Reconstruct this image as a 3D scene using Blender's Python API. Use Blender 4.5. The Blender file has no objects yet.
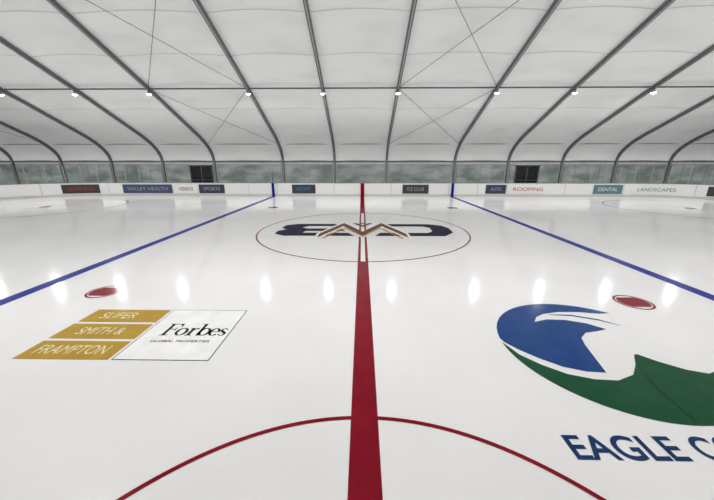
import bpy, math, random, bmesh
from mathutils import Vector
random.seed(4)
sc = bpy.context.scene
R_ICE = 0.14

# ------------------------------------------------------------------ materials
def mat(name, col, rough=0.5, metal=0.0, emit=None, estr=0.0, noise=None, coat=0.0, spec=0.5, ior=1.5):
    m = bpy.data.materials.new(name); m.use_nodes = True
    nt = m.node_tree; b = nt.nodes['Principled BSDF']
    b.inputs['Base Color'].default_value = (*col, 1)
    b.inputs['Roughness'].default_value = rough
    b.inputs['Metallic'].default_value = metal
    b.inputs['Specular IOR Level'].default_value = spec
    b.inputs['IOR'].default_value = ior
    b.inputs['Coat Weight'].default_value = coat
    if emit:
        b.inputs['Emission Color'].default_value = (*emit, 1)
        b.inputs['Emission Strength'].default_value = estr
    if noise:
        scale, col2, lo, hi, stretch = noise
        tc = nt.nodes.new('ShaderNodeTexCoord'); mp = nt.nodes.new('ShaderNodeMapping')
        mp.inputs['Scale'].default_value = stretch
        n = nt.nodes.new('ShaderNodeTexNoise'); n.inputs['Scale'].default_value = scale
        n.inputs['Detail'].default_value = 6
        r = nt.nodes.new('ShaderNodeValToRGB')
        r.color_ramp.elements[0].position = lo; r.color_ramp.elements[0].color = (*col2, 1)
        r.color_ramp.elements[1].position = hi; r.color_ramp.elements[1].color = (*col, 1)
        nt.links.new(tc.outputs['Object'], mp.inputs[0]); nt.links.new(mp.outputs[0], n.inputs['Vector'])
        nt.links.new(n.outputs['Fac'], r.inputs[0]); nt.links.new(r.outputs[0], b.inputs['Base Color'])
        if emit: nt.links.new(r.outputs[0], b.inputs['Emission Color'])
    return m

def ice_mat():
    m = mat('ice', (0.86, 0.855, 0.84), 0.2, ior=1.31, spec=.3)
    nt = m.node_tree; b = nt.nodes['Principled BSDF']
    tc = nt.nodes.new('ShaderNodeTexCoord')
    n1 = nt.nodes.new('ShaderNodeTexNoise'); n1.inputs['Scale'].default_value = 0.35; n1.inputs['Detail'].default_value = 7
    r1 = nt.nodes.new('ShaderNodeValToRGB')
    r1.color_ramp.elements[0].position = 0.3; r1.color_ramp.elements[0].color = (0.79, 0.785, 0.785, 1)
    r1.color_ramp.elements[1].position = 0.65; r1.color_ramp.elements[1].color = (0.865, 0.858, 0.855, 1)
    nt.links.new(tc.outputs['Object'], n1.inputs['Vector']); nt.links.new(n1.outputs['Fac'], r1.inputs[0])
    n3 = nt.nodes.new('ShaderNodeTexNoise'); n3.inputs['Scale'].default_value = 9.0; n3.inputs['Detail'].default_value = 3
    r3 = nt.nodes.new('ShaderNodeValToRGB')
    r3.color_ramp.elements[0].position = 0.68; r3.color_ramp.elements[0].color = (0, 0, 0, 1)
    r3.color_ramp.elements[1].position = 0.78; r3.color_ramp.elements[1].color = (0.4, 0.4, 0.4, 1)
    nt.links.new(tc.outputs['Object'], n3.inputs['Vector']); nt.links.new(n3.outputs['Fac'], r3.inputs[0])
    mx = nt.nodes.new('ShaderNodeMixRGB'); mx.inputs[2].default_value = (0.68, 0.68, 0.67, 1)
    nt.links.new(r3.outputs[0], mx.inputs[0]); nt.links.new(r1.outputs[0], mx.inputs[1])
    nt.links.new(mx.outputs[0], b.inputs['Base Color'])
    n2 = nt.nodes.new('ShaderNodeTexNoise'); n2.inputs['Scale'].default_value = 1.4; n2.inputs['Detail'].default_value = 5
    mr = nt.nodes.new('ShaderNodeMapRange'); mr.inputs['To Min'].default_value = 0.09; mr.inputs['To Max'].default_value = 0.13
    nt.links.new(tc.outputs['Object'], n2.inputs['Vector']); nt.links.new(n2.outputs['Fac'], mr.inputs['Value'])
    nt.links.new(mr.outputs[0], b.inputs['Roughness'])
    bp = nt.nodes.new('ShaderNodeBump'); bp.inputs['Strength'].default_value = 0.03; bp.inputs['Distance'].default_value = 0.02
    n4 = nt.nodes.new('ShaderNodeTexNoise'); n4.inputs['Scale'].default_value = 6; n4.inputs['Detail'].default_value = 5
    nt.links.new(tc.outputs['Object'], n4.inputs['Vector']); nt.links.new(n4.outputs['Fac'], bp.inputs['Height'])
    nt.links.new(bp.outputs[0], b.inputs['Normal'])
    return m

M_ICE = ice_mat()
def paint(name, c, spec=.25, rough=R_ICE): return mat(name, c, rough, noise=(3.0, tuple(min(1, x*1.12+0.003) for x in c), 0.3, 0.6, (1, 1, 1)), ior=1.31, spec=spec)
P_RED = paint('paint_red', (0.215, 0.003, 0.014))
P_BLUE = paint('paint_blue', (0.004, 0.018, 0.24), .12, .3)
P_NAVY = paint('paint_navy', (0.004, 0.005, 0.026), .08, .4)
P_GOLD = paint('paint_gold', (0.44, 0.27, 0.03))
P_BROWN = paint('paint_bronze', (0.14, 0.06, 0.03), .08, .4)
P_BLACK = paint('paint_black', (0.008, 0.008, 0.01))
P_WHITE = paint('paint_white', (0.845, 0.84, 0.835))
P_CREAM = paint('paint_cream', (0.80, 0.72, 0.45))
P_LBLUE = paint('paint_logo_blue', (0.008, 0.05, 0.20))
P_GREEN = paint('paint_logo_green', (0.006, 0.068, 0.028))
P_DGREEN = paint('paint_logo_dark_green', (0.003, 0.035, 0.018))
P_TBLUE = paint('paint_text_blue', (0.008, 0.035, 0.12))

# tent membrane: faint self-glow added to brighten roof and walls, imitating transmitted daylight
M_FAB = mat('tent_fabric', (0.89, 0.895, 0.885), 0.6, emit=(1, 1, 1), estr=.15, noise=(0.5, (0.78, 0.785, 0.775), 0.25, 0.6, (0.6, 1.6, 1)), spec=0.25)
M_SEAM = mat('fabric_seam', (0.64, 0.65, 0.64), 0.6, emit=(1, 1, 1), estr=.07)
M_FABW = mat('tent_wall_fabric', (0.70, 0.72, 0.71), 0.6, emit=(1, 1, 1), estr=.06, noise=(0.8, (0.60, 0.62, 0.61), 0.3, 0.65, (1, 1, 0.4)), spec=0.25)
M_ALU = mat('aluminium_frame', (0.14, 0.14, 0.14), 0.45, 0.1)
M_ALUL = mat('aluminium_light', (0.42, 0.42, 0.42), 0.4, 0.2)
M_CABLE = mat('steel_cable', (0.2, 0.2, 0.2), 0.4, 0.4)
M_WIN = mat('vinyl_window', (0.50, 0.54, 0.53), 0.3, emit=(1, 1, 1), estr=.08, noise=(0.45, (0.22, 0.27, 0.25), 0.38, 0.62, (1, 1, 2.5)))
M_DARK = mat('dark_glass', (0.015, 0.018, 0.022), 0.15)
M_FLOOR = mat('rubber_floor', (0.10, 0.10, 0.105), 0.8, noise=(4, (0.06, 0.06, 0.06), 0.3, 0.7, (1, 1, 1)))
M_BOARD = mat('board_white', (0.84, 0.84, 0.82), 0.35)
M_KICK = mat('board_kickplate', (0.60, 0.60, 0.57), 0.4)
M_CAP = mat('board_cap', (0.22, 0.24, 0.28), 0.4)
M_BLK = mat('black_metal', (0.02, 0.02, 0.02), 0.4)
M_LAMP = mat('lamp_glow', (1, 1, 1), 0.3, emit=(1, 0.98, 0.94), estr=14)

# ------------------------------------------------------------------ mesh helpers
class MB:
    def __init__(s): s.v = []; s.f = []; s.mi = []; s.mats = []
    def m(s, mt):
        if mt not in s.mats: s.mats.append(mt)
        return s.mats.index(mt)
    def poly(s, pts, mt):
        o = len(s.v); s.v += [tuple(p) for p in pts]; s.f.append(tuple(range(o, o+len(pts)))); s.mi.append(s.m(mt))
    def box(s, c, d, mt):
        x, y, z = c; a, b, h = d[0]/2, d[1]/2, d[2]/2; o = len(s.v)
        s.v += [(x+i*a, y+j*b, z+k*h) for k in (-1, 1) for j in (-1, 1) for i in (-1, 1)]
        for f in ((0, 2, 3, 1), (4, 5, 7, 6), (0, 1, 5, 4), (2, 6, 7, 3), (0, 4, 6, 2), (1, 3, 7, 5)):
            s.f.append(tuple(o+i for i in f)); s.mi.append(s.m(mt))
    def tube(s, p, q, r, mt, n=8):
        p = Vector(p); q = Vector(q); d = (q-p).normalized()
        u = d.cross(Vector((0, 0, 1)))
        if u.length < 1e-3: u = Vector((1, 0, 0))
        u.normalize(); w = d.cross(u); o = len(s.v)
        for e in (p, q):
            for i in range(n):
                a = 2*math.pi*i/n; s.v.append(tuple(e+u*r*math.cos(a)+w*r*math.sin(a)))
        for i in range(n):
            j = (i+1) % n; s.f.append((o+i, o+j, o+n+j, o+n+i)); s.mi.append(s.m(mt))
        s.f.append(tuple(o+i for i in range(n))[::-1]); s.mi.append(s.m(mt))
        s.f.append(tuple(o+n+i for i in range(n))); s.mi.append(s.m(mt))
    def lathe(s, c, prof, mt, n=16):
        o = len(s.v); k = len(prof)
        for r, z in prof:
            for i in range(n):
                a = 2*math.pi*i/n; s.v.append((c[0]+r*math.cos(a), c[1]+r*math.sin(a), c[2]+z))
        for a in range(k-1):
            for i in range(n):
                j = (i+1) % n
                s.f.append((o+a*n+i, o+a*n+j, o+(a+1)*n+j, o+(a+1)*n+i)); s.mi.append(s.m(mt))
    def ring(s, c, r0, r1, z, mt, a0=0, a1=360, n=96):
        for i in range(n):
            a = math.radians(a0+(a1-a0)*i/n); b = math.radians(a0+(a1-a0)*(i+1)/n)
            s.poly([(c[0]+r0*math.cos(a), c[1]+r0*math.sin(a), z), (c[0]+r1*math.cos(a), c[1]+r1*math.sin(a), z),
                    (c[0]+r1*math.cos(b), c[1]+r1*math.sin(b), z), (c[0]+r0*math.cos(b), c[1]+r0*math.sin(b), z)], mt)
    def disc(s, c, r, z, mt, n=48):
        s.poly([(c[0]+r*math.cos(2*math.pi*i/n), c[1]+r*math.sin(2*math.pi*i/n), z) for i in range(n)], mt)
    def rect(s, x0, x1, y0, y1, z, mt): s.poly([(x0, y0, z), (x1, y0, z), (x1, y1, z), (x0, y1, z)], mt)
    def flat(s, pts, z, mt): s.poly([(x, y, z) for x, y in pts], mt)
    def stroke(s, pts, ws, z, mt, close=False):
        n = len(pts)
        if not isinstance(ws, (list, tuple)): ws = [ws]*n
        L = []; Rr = []
        for i in range(n):
            a = pts[(i-1) % n if close else max(i-1, 0)]; b = pts[(i+1) % n if close else min(i+1, n-1)]
            t = Vector((b[0]-a[0], b[1]-a[1])).normalized(); nn = Vector((-t.y, t.x))*ws[i]/2
            L.append((pts[i][0]+nn.x, pts[i][1]+nn.y, z)); Rr.append((pts[i][0]-nn.x, pts[i][1]-nn.y, z))
        for i in range(n if close else n-1):
            j = (i+1) % n; s.poly([L[i], Rr[i], Rr[j], L[j]], mt)
    def obj(s, name, parent=None, smooth=False):
        me = bpy.data.meshes.new(name); me.from_pydata(s.v, [], s.f)
        for m_ in s.mats: me.materials.append(m_)
        me.polygons.foreach_set('material_index', s.mi)
        if smooth: me.polygons.foreach_set('use_smooth', [True]*len(s.f))
        me.update(); o = bpy.data.objects.new(name, me); sc.collection.objects.link(o)
        if parent: o.parent = parent
        return o
def empty(name, loc=(0, 0, 0)):
    e = bpy.data.objects.new(name, None); e.location = loc; e.empty_display_size = .2
    sc.collection.objects.link(e); return e
def text(body, x0, x1, y0, y1, z, mt, name, parent, fn=None, bold=0.0):
    cu = bpy.data.curves.new('tmp', 'FONT'); cu.body = body; cu.size = 1; cu.offset = bold
    o = bpy.data.objects.new('tmp', cu); sc.collection.objects.link(o)
    bpy.context.view_layer.update()
    me = bpy.data.meshes.new_from_object(o.evaluated_get(bpy.context.evaluated_depsgraph_get()))
    bpy.data.objects.remove(o)
    xs = [v.co.x for v in me.vertices]; ys = [v.co.y for v in me.vertices]
    ax, bx, ay, by = min(xs), max(xs), min(ys), max(ys)
    for v in me.vertices:
        X = x0+(v.co.x-ax)/(bx-ax)*(x1-x0); Y = y0+(v.co.y-ay)/(by-ay)*(y1-y0)
        v.co = fn(X, Y) if fn else (X, Y, z)
    me.materials.clear(); me.materials.append(mt)
    n = bpy.data.objects.new(name, me); sc.collection.objects.link(n); n.parent = parent
    return n

# ------------------------------------------------------------------ layout constants
Y0, Y1 = -0.15, 26.2
YC = 12.95
XE = 30.5; RC = 8.5
YR = 14.5
YB = 31.3; YF = 2*YR-YB
PZ = 7.72
prof = [(YB, 2.8)]
for i in range(1, 11):
    t = i/10; p0 = (YB, 2.8); p1 = (YB, 4.15); p2 = (28.2, 5.42)
    prof.append(((1-t)**2*p0[0]+2*t*(1-t)*p1[0]+t*t*p2[0], (1-t)**2*p0[1]+2*t*(1-t)*p1[1]+t*t*p2[1]))
prof += [(22.9, PZ), (YR, 11.15)]
full = prof + [(2*YR-y, z) for y, z in prof[-2::-1]]
ribs = [-40.2, -35.3, -30.3, -25.2, -20.0, -14.8, -7.9, -2.75, 2.4, 9.1, 14.35, 19.6, 24.8, 30.0, 35.1, 40.2]

# ------------------------------------------------------------------ floor and ice
def rink_path(off=0.0, n=14):
    r = RC-off; pts = []
    for cx, cy, a0 in ((XE-RC, Y1-RC, 0), (-XE+RC, Y1-RC, 90), (-XE+RC, Y0+RC, 180), (XE-RC, Y0+RC, 270)):
        for i in range(n+1):
            a = math.radians(a0+90*i/n); pts.append((cx+r*math.cos(a), cy+r*math.sin(a)))
    return pts
b = MB(); b.rect(-40.4, 40.4, YF-.2, YB+.2, -0.03, M_FLOOR); b.obj('floor')
b = MB(); b.flat(rink_path(0.0), 0.0, M_ICE); b.obj('ice_sheet')

# ------------------------------------------------------------------ tent shell
b = MB()
for k in range(len(ribs)-1):
    xa, xb = ribs[k], ribs[k+1]; n = 8
    for i in range(n):
        ta, tb = i/n, (i+1)/n
        for j in range(len(full)-1):
            def P(t, q):
                y, z = q; s_ = 0.14*math.sin(math.pi*t)*(1 if z > 5 else .4)
                return (xa+(xb-xa)*t, y, z+0.16+s_)
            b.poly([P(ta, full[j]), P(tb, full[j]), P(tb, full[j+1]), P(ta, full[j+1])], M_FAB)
# welded fabric seams following the pillowed membrane
def seam_pt(t, xa, xb, y, z): return (xa+(xb-xa)*t, y, z+0.16+0.14*math.sin(math.pi*t)-.02)
for (y0_, z0_), (y1_, z1_) in (((28.2, 5.42), (22.9, PZ)), ((22.9, PZ), (YR, 11.15))):
    for f in ((.5,) if y0_ > 25 else (.3, .62)):
        for s_ in (1, -1):
            y = y0_+(y1_-y0_)*f; z = z0_+(z1_-z0_)*f; sl_ = (z1_-z0_)/(y1_-y0_)
            for k in range(len(ribs)-1):
                for i in range(8):
                    q = []
                    for t, dy in ((i/8, -.025), ((i+1)/8, -.025), ((i+1)/8, .025), (i/8, .025)):
                        X, Yy, Zz = seam_pt(t, ribs[k], ribs[k+1], y+dy, z+sl_*dy)
                        q.append((X, Yy if s_ == 1 else 2*YR-Yy, Zz))
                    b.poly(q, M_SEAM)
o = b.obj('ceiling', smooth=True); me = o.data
bm = bmesh.new(); bm.from_mesh(me); bmesh.ops.remove_doubles(bm, verts=bm.verts, dist=1e-4); bm.to_mesh(me); bm.free()
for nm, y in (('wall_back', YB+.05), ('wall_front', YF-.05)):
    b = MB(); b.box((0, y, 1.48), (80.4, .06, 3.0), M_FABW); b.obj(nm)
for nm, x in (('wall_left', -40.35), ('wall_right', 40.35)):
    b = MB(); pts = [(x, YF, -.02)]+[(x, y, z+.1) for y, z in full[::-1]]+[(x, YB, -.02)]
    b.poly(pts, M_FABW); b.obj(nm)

frame = empty('tent_frame')
def sweep(b, x, pts, w, d0, d1, mt):
    n = len(pts); A = []
    for i in range(n):
        a = pts[max(i-1, 0)]; c = pts[min(i+1, n-1)]
        t = Vector((c[0]-a[0], c[1]-a[1])).normalized(); nn = Vector((-t.y, t.x))
        A.append([(x+sx*w/2, pts[i][0]+nn.x*d, pts[i][1]+nn.y*d) for sx, d in ((-1, d0), (1, d0), (1, d1), (-1, d1))])
    for i in range(n-1):
        for k in range(4):
            l = (k+1) % 4; b.poly([A[i][k], A[i][l], A[i+1][l], A[i+1][k]], mt)
rp = [(YB, 0.0)]+full+[(YF, 0.0)]
for i, x in enumerate(ribs[1:-1]):
    b = MB()
    sweep(b, x, rp, 0.20, -0.10, 0.12, M_ALU)
    sweep(b, x, rp, 0.08, 0.12, 0.135, M_ALUL); sweep(b, x, rp, 0.08, -0.115, -0.10, M_ALUL)
    for y in (YB, YF): b.box((x, y-(0.1 if y > 0 else -.1), 0.0), (.4, .4, .05), M_ALU)
    b.obj('arch_rib_%d' % i, frame)
b = MB()
for (y, z, r) in ((YR, 11.05, .07), (22.9, PZ-.04, .05), (2*YR-22.9, PZ-.04, .05), (30.35, 4.5, .05), (2*YR-30.35, 4.5, .05),
                  (YB-.08, 2.9, .05), (YF+.08, 2.9, .05)):
    b.tube((-40.2, y, z), (40.2, y, z), r, M_ALU)
b.obj('roof_purlins', frame)
b = MB()
for xa, xb in ((-14.8, -7.9), (2.4, 9.1), (-35.3, -30.3), (30.0, 35.1)):
    for s_ in (1, -1):
        Y = lambda y: y if s_ == 1 else 2*YR-y
        for (ya, za), (yb, zb) in (((22.9, PZ-.05), (YR, 11.0)), ((30.35, 4.45), (22.9, PZ-.05))):
            b.tube((xa, Y(ya), za), (xb, Y(yb), zb), .017, M_CABLE, 6); b.tube((xb, Y(ya), za), (xa, Y(yb), zb), .017, M_CABLE, 6)
b.obj('brace_cables', frame)

# wall windows + doors on long walls
wi = 0
for k in range(len(ribs)-1):
    xa, xb = ribs[k]+.25, ribs[k+1]-.25
    dx = None
    for q in (-16.2, 16.3):
        if xa < q < xb: dx = q
    for side in (1, -1):
        yw = YB-.02 if side == 1 else YF+.02
        segs = [(xa, xb)]
        if dx is not None and side == 1:
            b = MB(); d = 1.1
            b.box((dx-d/2, yw, 1.25), (d-.1, .05, 2.4), M_DARK); b.box((dx+d/2, yw, 1.25), (d-.1, .05, 2.4), M_DARK)
            for xx in (dx-d, dx, dx+d): b.box((xx, yw-.02, 1.28), (.09, .1, 2.56), M_ALU)
            b.box((dx, yw-.02, 2.52), (2*d+.09, .1, .1), M_ALU); b.box((dx, yw-.02, 1.1), (2*d, .1, .06), M_ALU)
            b.obj('door_%d' % (1 if xa < 0 else 2))
            segs = [s for s in ((xa, dx-d-.1), (dx+d+.1, xb)) if s[1]-s[0] > .5]
        for sa, sb in segs:
            b = MB(); n = max(1, round((sb-sa)/1.25)); w = (sb-sa)/n
            b.box(((sa+sb)/2, yw, 1.55), (sb-sa, .04, 2.1), M_WIN)
            for i in range(n+1): b.box((sa+i*w, yw-.02*side, 1.55), (.035, .06, 2.1), M_ALUL)
            for z in (.5, 2.6): b.box(((sa+sb)/2, yw-.02*side, z), (sb-sa, .06, .05), M_ALUL)
            wi += 1; b.obj('window_%d' % wi)

# ------------------------------------------------------------------ dasher boards
PP = rink_path(0.0, 14)
def ext(b, pts, z0, z1, t, mt):
    n = len(pts); I = []; O = []
    for i in range(n):
        a = pts[(i-1) % n]; c = pts[(i+1) % n]
        tt = Vector((c[0]-a[0], c[1]-a[1])).normalized(); nn = Vector((tt.y, -tt.x))
        I.append((pts[i][0], pts[i][1])); O.append((pts[i][0]+nn.x*t, pts[i][1]+nn.y*t))
    for i in range(n):
        j = (i+1) % n
        b.poly([(*I[i], z0), (*I[j], z0), (*I[j], z1), (*I[i], z1)], mt)
        b.poly([(*O[i], z0), (*O[i], z1), (*O[j], z1), (*O[j], z0)], mt)
        b.poly([(*I[i], z1), (*I[j], z1), (*O[j], z1), (*O[i], z1)], mt)
boards = empty('dasher_boards')
b = MB(); ext(b, PP, -.02, 1.12, .10, M_BOARD); b.obj('board_panels', boards)
b = MB(); ext(b, rink_path(0.012), 0.0, .20, .012, M_KICK); b.obj('kickplate', boards)
b = MB(); ext(b, rink_path(0.02), 1.12, 1.15, .16, M_CAP); b.obj('cap_rail', boards)
def bp(s, off):
    L = XE-RC; sg = 1 if s >= 0 else -1; a = abs(s)
    if a <= L: return (s, Y1-off)
    th = (a-L)/RC
    return (sg*(L+(RC-off)*math.sin(th)), Y1-RC+(RC-off)*math.cos(th))
def col(n, c): return mat(n, c, .35)
A_NAVY = col('ad_navy', (.03, .04, .08)); A_BLK = col('ad_black', (.04, .04, .045)); A_TEAL = col('ad_teal', (.10, .22, .25))
A_RED = col('ad_red', (.42, .03, .03)); A_GRN = col('ad_green', (.10, .22, .18)); A_BLUE = col('ad_blue', (.05, .07, .16)); A_GRY = col('ad_grey', (.36, .38, .41))
ads = [(-32, -29.5, A_NAVY, M_BOARD, 'MOUNTAIN'), (-25.4, -22.6, A_BLK, A_RED, 'ALPINE BANK'), (-20.6, -16.3, A_BLUE, A_GRY, 'VALLEY HEALTH'),
       (-16.1, -14.1, M_BOARD, A_BLK, 'LODGE CO'), (-14, -11.8, A_NAVY, A_GRY, 'SPORTS'),
       (-6.0, -4.0, A_NAVY, A_TEAL, 'HOCKEY'), (3.4, 5.6, A_BLK, A_GRY, 'ICE CLUB'), (10.4, 12.1, A_NAVY, A_GRY, 'AUTO'), (12.3, 15.6, M_BOARD, A_RED, 'ROOFING'),
       (19.4, 21.8, A_TEAL, M_BOARD, 'DENTAL'), (22.6, 26, M_BOARD, A_GRN, 'LANDSCAPES'), (27.4, 31.5, A_BLK, M_BOARD, 'MOTORS'), (31.8, 34, A_TEAL, M_BOARD, 'REALTY')]
b = MB()
for s0, s1, m1, m2, tx in ads:
    n = max(2, int((s1-s0)/.4))
    for i in range(n):
        p = bp(s0+(s1-s0)*i/n, .03); q = bp(s0+(s1-s0)*(i+1)/n, .03)
        b.poly([(*p, .26), (*q, .26), (*q, 1.0), (*p, 1.0)], m1)
b.obj('advert_panels', boards)
for i, (s0, s1, m1, m2, tx) in enumerate(ads):
    text(tx, s0+.4, s1-.4, .50, .78, 0, m2, 'advert_lettering_%d' % i, boards, fn=lambda X, Y: (*bp(X, .045), Y))
b = MB(); s = -34
while s < 34.1:
    p = bp(s-.012, .026); q = bp(s+.012, .026); b.poly([(*p, .2), (*q, .2), (*q, 1.1), (*p, 1.1)], A_GRY); s += 2.43
XBL = 7.62
for x, mt, w in ((0, P_RED, .30), (-XBL, P_BLUE, .22), (XBL, P_BLUE, .22)):
    b.poly([(x-w/2, Y1-.045, 0), (x+w/2, Y1-.045, 0), (x+w/2, Y1-.045, 1.12), (x-w/2, Y1-.045, 1.12)], mt)
b.obj('board_seams_and_line_marks', boards)
b = MB()
for x in (-XBL, XBL): b.tube((x, Y1+.06, 1.1), (x, Y1+.06, 2.0), .03, A_BLUE)
b.obj('line_marker_posts', boards)
g = bpy.data.materials.new('rink_glass'); g.use_nodes = True; nt = g.node_tree; nt.nodes.clear()
out = nt.nodes.new('ShaderNodeOutputMaterial'); mxs = nt.nodes.new('ShaderNodeMixShader'); mxs.inputs[0].default_value = .06
tr = nt.nodes.new('ShaderNodeBsdfTransparent'); tr.inputs[0].default_value = (.93, .96, .95, 1); gl = nt.nodes.new('ShaderNodeBsdfGlossy'); gl.inputs['Roughness'].default_value = .05
nt.links.new(tr.outputs[0], mxs.inputs[1]); nt.links.new(gl.outputs[0], mxs.inputs[2]); nt.links.new(mxs.outputs[0], out.inputs[0])
for sg in (-1, 1):
    b = MB(); s = 19.0; pts = []
    while s < 36: pts.append(bp(sg*s, -.05)); s += 1.2
    for i in range(len(pts)-1):
        b.poly([(*pts[i], 1.15), (*pts[i+1], 1.15), (*pts[i+1], 2.5), (*pts[i], 2.5)], g)
    for p in pts: b.box((p[0], p[1], 1.8), (.04, .04, 1.4), M_ALUL)
    b.obj('glass_shield', boards)

# ------------------------------------------------------------------ ice markings
Z = .003
b = MB(); w = .155; rc = 4.42
b.rect(-w, w, Y0+.02, YC-rc, Z, P_RED); b.rect(-w, w, YC+rc, Y1-.02, Z, P_RED)
b.rect(-w, -w*.45, YC-rc, YC+rc, Z, P_RED); b.rect(w*.45, w, YC-rc, YC+rc, Z, P_RED); b.rect(-w*.45, w*.45, YC-rc, YC+rc, Z, P_WHITE)
b.obj('center_line')
for x in (-XBL, XBL):
    b = MB(); b.rect(x-.16, x+.16, Y0+.02, Y1-.02, Z, P_BLUE); b.obj('blue_line')
b = MB(); b.ring((0, YC), rc-.028, rc+.028, Z+.001, P_RED); b.obj('faceoff_circle')
b = MB(); b.ring((0, Y0+.02), 2.93, 2.98, Z+.001, P_RED, 3, 177); b.obj('referee_crease')
for sx in (-1, 1):
    for yy in (YC-6.7, YC+6.7):
        b = MB(); b.ring((sx*20.9, yy), rc-.03, rc+.03, Z, P_RED); b.disc((sx*20.9, yy), .3, Z, P_RED)
        cx, cy = sx*20.9, yy
        for ax in (-1, 1):
            b.rect(cx+ax*.45-.025, cx+ax*.45+.025, cy+.25, cy+1.1, Z, P_RED); b.rect(cx+ax*.45-.025, cx+ax*.45+.025, cy-1.1, cy-.25, Z, P_RED)
        b.obj('faceoff_circle')
    b = MB(); b.rect(sx*27.15-.03, sx*27.15+.03, Y0+1.6, Y1-1.6, Z, P_RED); b.obj('goal_line')
for x, y in ((-5.9, 6.28), (5.7, 5.93), (-5.8, 19.6), (5.8, 19.6)):
    b = MB(); b.ring((x, y), .305, .35, Z, P_RED, n=48)
    r = .285; n = 16; al = math.asin(.225/r); pts = []
    for i in range(n+1):
        a = al*(-1+2*i/n); pts.append((x+r*math.cos(a), y+r*math.sin(a)))
    for i in range(n+1):
        a = al*(1-2*i/n); pts.append((x-r*math.cos(a), y+r*math.sin(a)))
    b.flat(pts, Z+.001, P_RED); b.obj('faceoff_dot')

# --- centre logo
cl = empty('center_ice_logo')
b = MB(); z = Z+.003
def sh(pts): return [(x*.97, YC+y) for x, y in pts]
left = [(-3.1, 1.25), (-1.35, 1.25), (-1.0, .75), (-2.55, .75), (-2.8, .42), (-2.55, .22), (-1.0, .22), (-.75, -.28), (-2.5, -.28),
        (-2.6, -.62), (-.62, -.62), (-.35, -1.15), (-3.3, -1.15), (-3.75, -.8), (-3.75, -.3), (-3.45, 0.0), (-3.75, .4), (-3.65, .95)]
b.flat(sh(left), z, P_NAVY)
right = [(1.0, 1.25), (3.2, 1.25), (3.75, .95), (3.95, .4), (3.9, -.5), (3.4, -1.15), (.5, -1.15), (.75, -.6), (2.8, -.6), (3.05, -.3),
         (3.1, .4), (2.85, .72), (1.3, .72)]
b.flat(sh(right), z, P_NAVY)
def chev(yo, hw, top, bot, mt, zz):
    P = [(-2*hw, bot), (-hw, top), (0, bot+.35), (hw, top), (2*hw, bot)]
    lo = [(x, y-yo) for x, y in P]
    for i in range(4): b.flat(sh([P[i], P[i+1], lo[i+1], lo[i]]), zz, mt)
chev(1.15, .98, 1.75, -.75, P_WHITE, z+.001)
chev(.75, .92, 1.5, -.75, P_BROWN, z+.002)
chev(.28, .92, .62, -1.5, P_WHITE, z+.003)
chev(.2, .80, .42, -1.5, P_GOLD, z+.004)
b.flat(sh([(-.5, 1.45), (0, .55), (.5, 1.45), (.3, 1.45), (0, .95), (-.3, 1.45)]), z+.004, P_BROWN)
b.flat(sh([(-.16, 1.5), (0, 1.2), (.16, 1.5)]), z+.004, P_RED)
b.obj('logo_paint', cl)

# --- left sponsor logo
sl = empty('sponsor_logo_gold_and_white')
b = MB(); x0, x1, y0, y1 = -3.78, -2.31, 3.83, 5.42
b.rect(x0, x1, y0, y1, Z, P_BLACK); b.rect(x0+.014, x1-.014, y0+.014, y1-.014, Z+.001, P_WHITE)
RS = .55
for i in range(3): b.rect(-5.29, -3.83, y0+i*RS, y0+i*RS+.485, Z, P_GOLD)
b.obj('logo_panels', sl)
for i, (t, a, c) in enumerate((('FRAMPTON', -5.14, -4.02), ('SMITH &', -4.98, -4.18), ('SLIFER', -5.02, -4.34))):
    text(t, a, c, y0+i*RS+.13, y0+i*RS+.36, Z+.003, P_CREAM, 'lettering_%d' % i, sl)
text('GLOBAL PROPERTIES', -3.52, -2.54, 4.30, 4.36, Z+.003, P_BLACK, 'lettering_small', sl, bold=.01)
b = MB(); fx, fy, H = -3.50, 4.50, .38; xh = .24
def el(cx, cy, rx, ry, a0=0, a1=360, n=24): return [(cx+rx*math.cos(math.radians(a0+(a1-a0)*i/n)), cy+ry*math.sin(math.radians(a0+(a1-a0)*i/n))) for i in range(n+1)]
def wthick(n, lo, hi, a0=0, a1=360): return [lo+(hi-lo)*abs(math.cos(math.radians(a0+(a1-a0)*i/n))) for i in range(n+1)]
zz = Z+.003; T = .052; t_ = .02; K = P_BLACK
b.rect(fx+.04, fx+.04+T, fy, fy+H, zz, K); b.rect(fx, fx+.25, fy+H-t_, fy+H, zz, K); b.rect(fx+.04, fx+.19, fy+H*.5, fy+H*.5+t_, zz, K)
b.rect(fx, fx+.14, fy, fy+t_, zz, K); b.flat([(fx+.25, fy+H), (fx+.25, fy+H-.11), (fx+.2, fy+H-t_)], zz, K); b.rect(fx+.18, fx+.195, fy+H*.38, fy+H*.66, zz, K)
b.stroke(el(fx+.335, fy+xh/2, .08, xh/2-.01), wthick(24, .016, T), zz, K)
rx = fx+.47; b.rect(rx, rx+T, fy, fy+xh, zz, K); b.rect(rx-.03, rx+.08, fy, fy+t_, zz, K); b.rect(rx-.03, rx+.02, fy+xh-t_, fy+xh, zz, K)
b.stroke([(rx+.04, fy+xh*.6), (rx+.08, fy+xh*.92), (rx+.125, fy+xh*.9)], [.012, .03, .055], zz, K)
bx = fx+.63; b.rect(bx, bx+T, fy, fy+H, zz, K); b.rect(bx-.03, bx+.02, fy+H-t_, fy+H, zz, K)
b.stroke(el(bx+.105, fy+xh/2, .078, xh/2-.01), wthick(24, .016, T), zz, K)
ex = fx+.91; b.stroke(el(ex, fy+xh/2, .07, xh/2-.01, 0, 320), wthick(24, .016, T, 0, 320), zz, K); b.rect(ex-.07, ex+.085, fy+xh*.5, fy+xh*.5+.016, zz, K)
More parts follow.
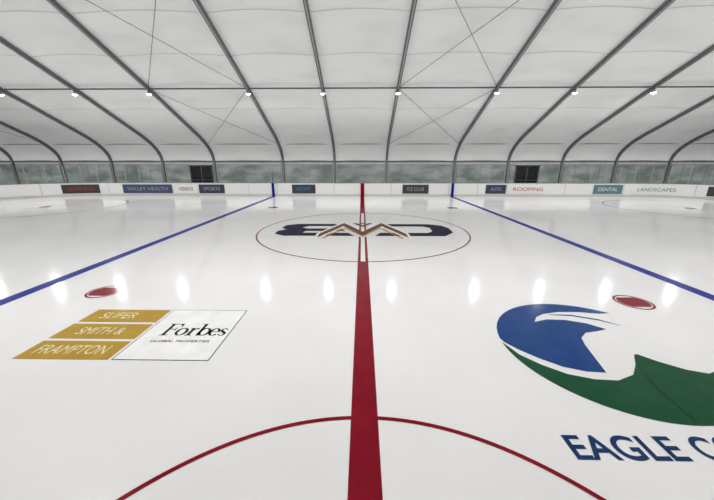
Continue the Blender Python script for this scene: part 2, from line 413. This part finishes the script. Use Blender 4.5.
sx = fx+1.06; b.stroke([(sx+.055, fy+xh*.78), (sx+.02, fy+xh*.95), (sx-.035, fy+xh*.9), (sx-.045, fy+xh*.7), (sx, fy+xh*.52), (sx+.045, fy+xh*.32), (sx+.035, fy+xh*.1), (sx-.02, fy+xh*.05), (sx-.06, fy+xh*.22)],
                       [.02, .02, .03, .045, .055, .045, .03, .02, .02], zz, K)
b.obj('lettering_serif', sl)

# --- eagle logo
eg = empty('eagle_logo'); cx, cy, r = 3.79, 4.29, 1.52
OX, OY = -.16, .04
def arc(a0, a1, n=40, rr=r): return [(cx+rr*math.cos(math.radians(a0+(a1-a0)*i/n)), cy+rr*math.sin(math.radians(a0+(a1-a0)*i/n))) for i in range(n+1)]
def of(p): return [(x+OX, y+OY) for x, y in p]
b = MB()
blue = arc(172, 48) + of([(4.75, 5.36), (4.4, 5.42), (4.0, 5.42), (3.65, 5.33), (3.45, 5.2), (3.32, 5.02), (3.6, 5.12), (3.95, 5.1), (4.25, 4.98), (4.45, 4.78),
      (4.25, 4.72), (4.0, 4.66), (3.82, 4.5), (3.74, 4.3), (3.66, 4.0), (3.56, 3.62), (3.3, 3.64), (3.03, 3.74), (2.78, 3.95), (2.6, 4.15), (2.47, 4.35)])
b.flat(blue, Z, P_LBLUE)
b.stroke(of([(3.75, 5.3), (4.15, 5.28), (4.55, 5.12), (4.8, 4.92)]), [.02, .05, .05, .01], Z+.001, P_LBLUE)
green = arc(176, 340) + of([(5.25, 3.72), (4.98, 3.62), (4.75, 3.7), (4.52, 3.88), (4.36, 4.06), (4.3, 4.04), (4.12, 3.8), (3.9, 3.58), (3.6, 3.46), (3.3, 3.48), (3.0, 3.58), (2.75, 3.78), (2.55, 4.02)])
b.flat(green, Z, P_GREEN)
b.stroke(of([(4.12, 3.76), (3.98, 3.3), (3.93, 2.78)]), [.01, .03, .03], Z+.001, P_DGREEN)
b.obj('logo_paint', eg)
text('EAGLE', 2.12, 3.25, 2.34, 2.63, Z+.001, P_TBLUE, 'lettering_1', eg, bold=.018)
text('COUNTY', 3.40, 4.9, 2.34, 2.63, Z+.001, P_TBLUE, 'lettering_2', eg, bold=.018)

# ------------------------------------------------------------------ lamps
def lamp(x, y, z, drop=.12, P=128):
    k = .6; b = MB(); q = lambda pr: [(r*k, h*k) for r, h in pr]
    b.tube((x, y, z), (x, y, z-drop), .02, M_BLK, 6)
    b.lathe((x, y, z-drop), q([(.0, .0), (.08, 0), (.1, -.1), (.26, -.24), (.27, -.27), (.25, -.27)]), M_ALUL)
    b.lathe((x, y, z-drop), q([(.25, -.26), (.2, -.33), (.1, -.38), (0.0, -.4)]), M_LAMP)
    o = b.obj('high_bay_lamp', smooth=True)
    l = bpy.data.lights.new('high_bay_light', 'AREA'); l.shape = 'DISK'; l.size = .32; l.energy = P; l.color = (1, .99, .98)
    lo = bpy.data.objects.new('light', l); lo.location = (x, y, z-drop-.26); sc.collection.objects.link(lo); lo.parent = o
for x in ribs[1:-1]:
    for y in (22.9, 2*YR-22.9): lamp(x, y, PZ-.1)

w = bpy.data.worlds.new('world'); w.use_nodes = True; sc.world = w
w.node_tree.nodes['Background'].inputs[0].default_value = (.25, .3, .4, 1); w.node_tree.nodes['Background'].inputs[1].default_value = .3

# ------------------------------------------------------------------ camera
cam = bpy.data.cameras.new('camera'); cam.sensor_width = 36; cam.lens = 303/714*36; cam.clip_start = .05
co = bpy.data.objects.new('camera', cam); co.location = (-.04, 0, 2.84)
co.rotation_euler = (math.radians(90-16.19), 0, math.radians(.92)); sc.collection.objects.link(co); sc.camera = co
sc.view_settings.view_transform = 'Standard'
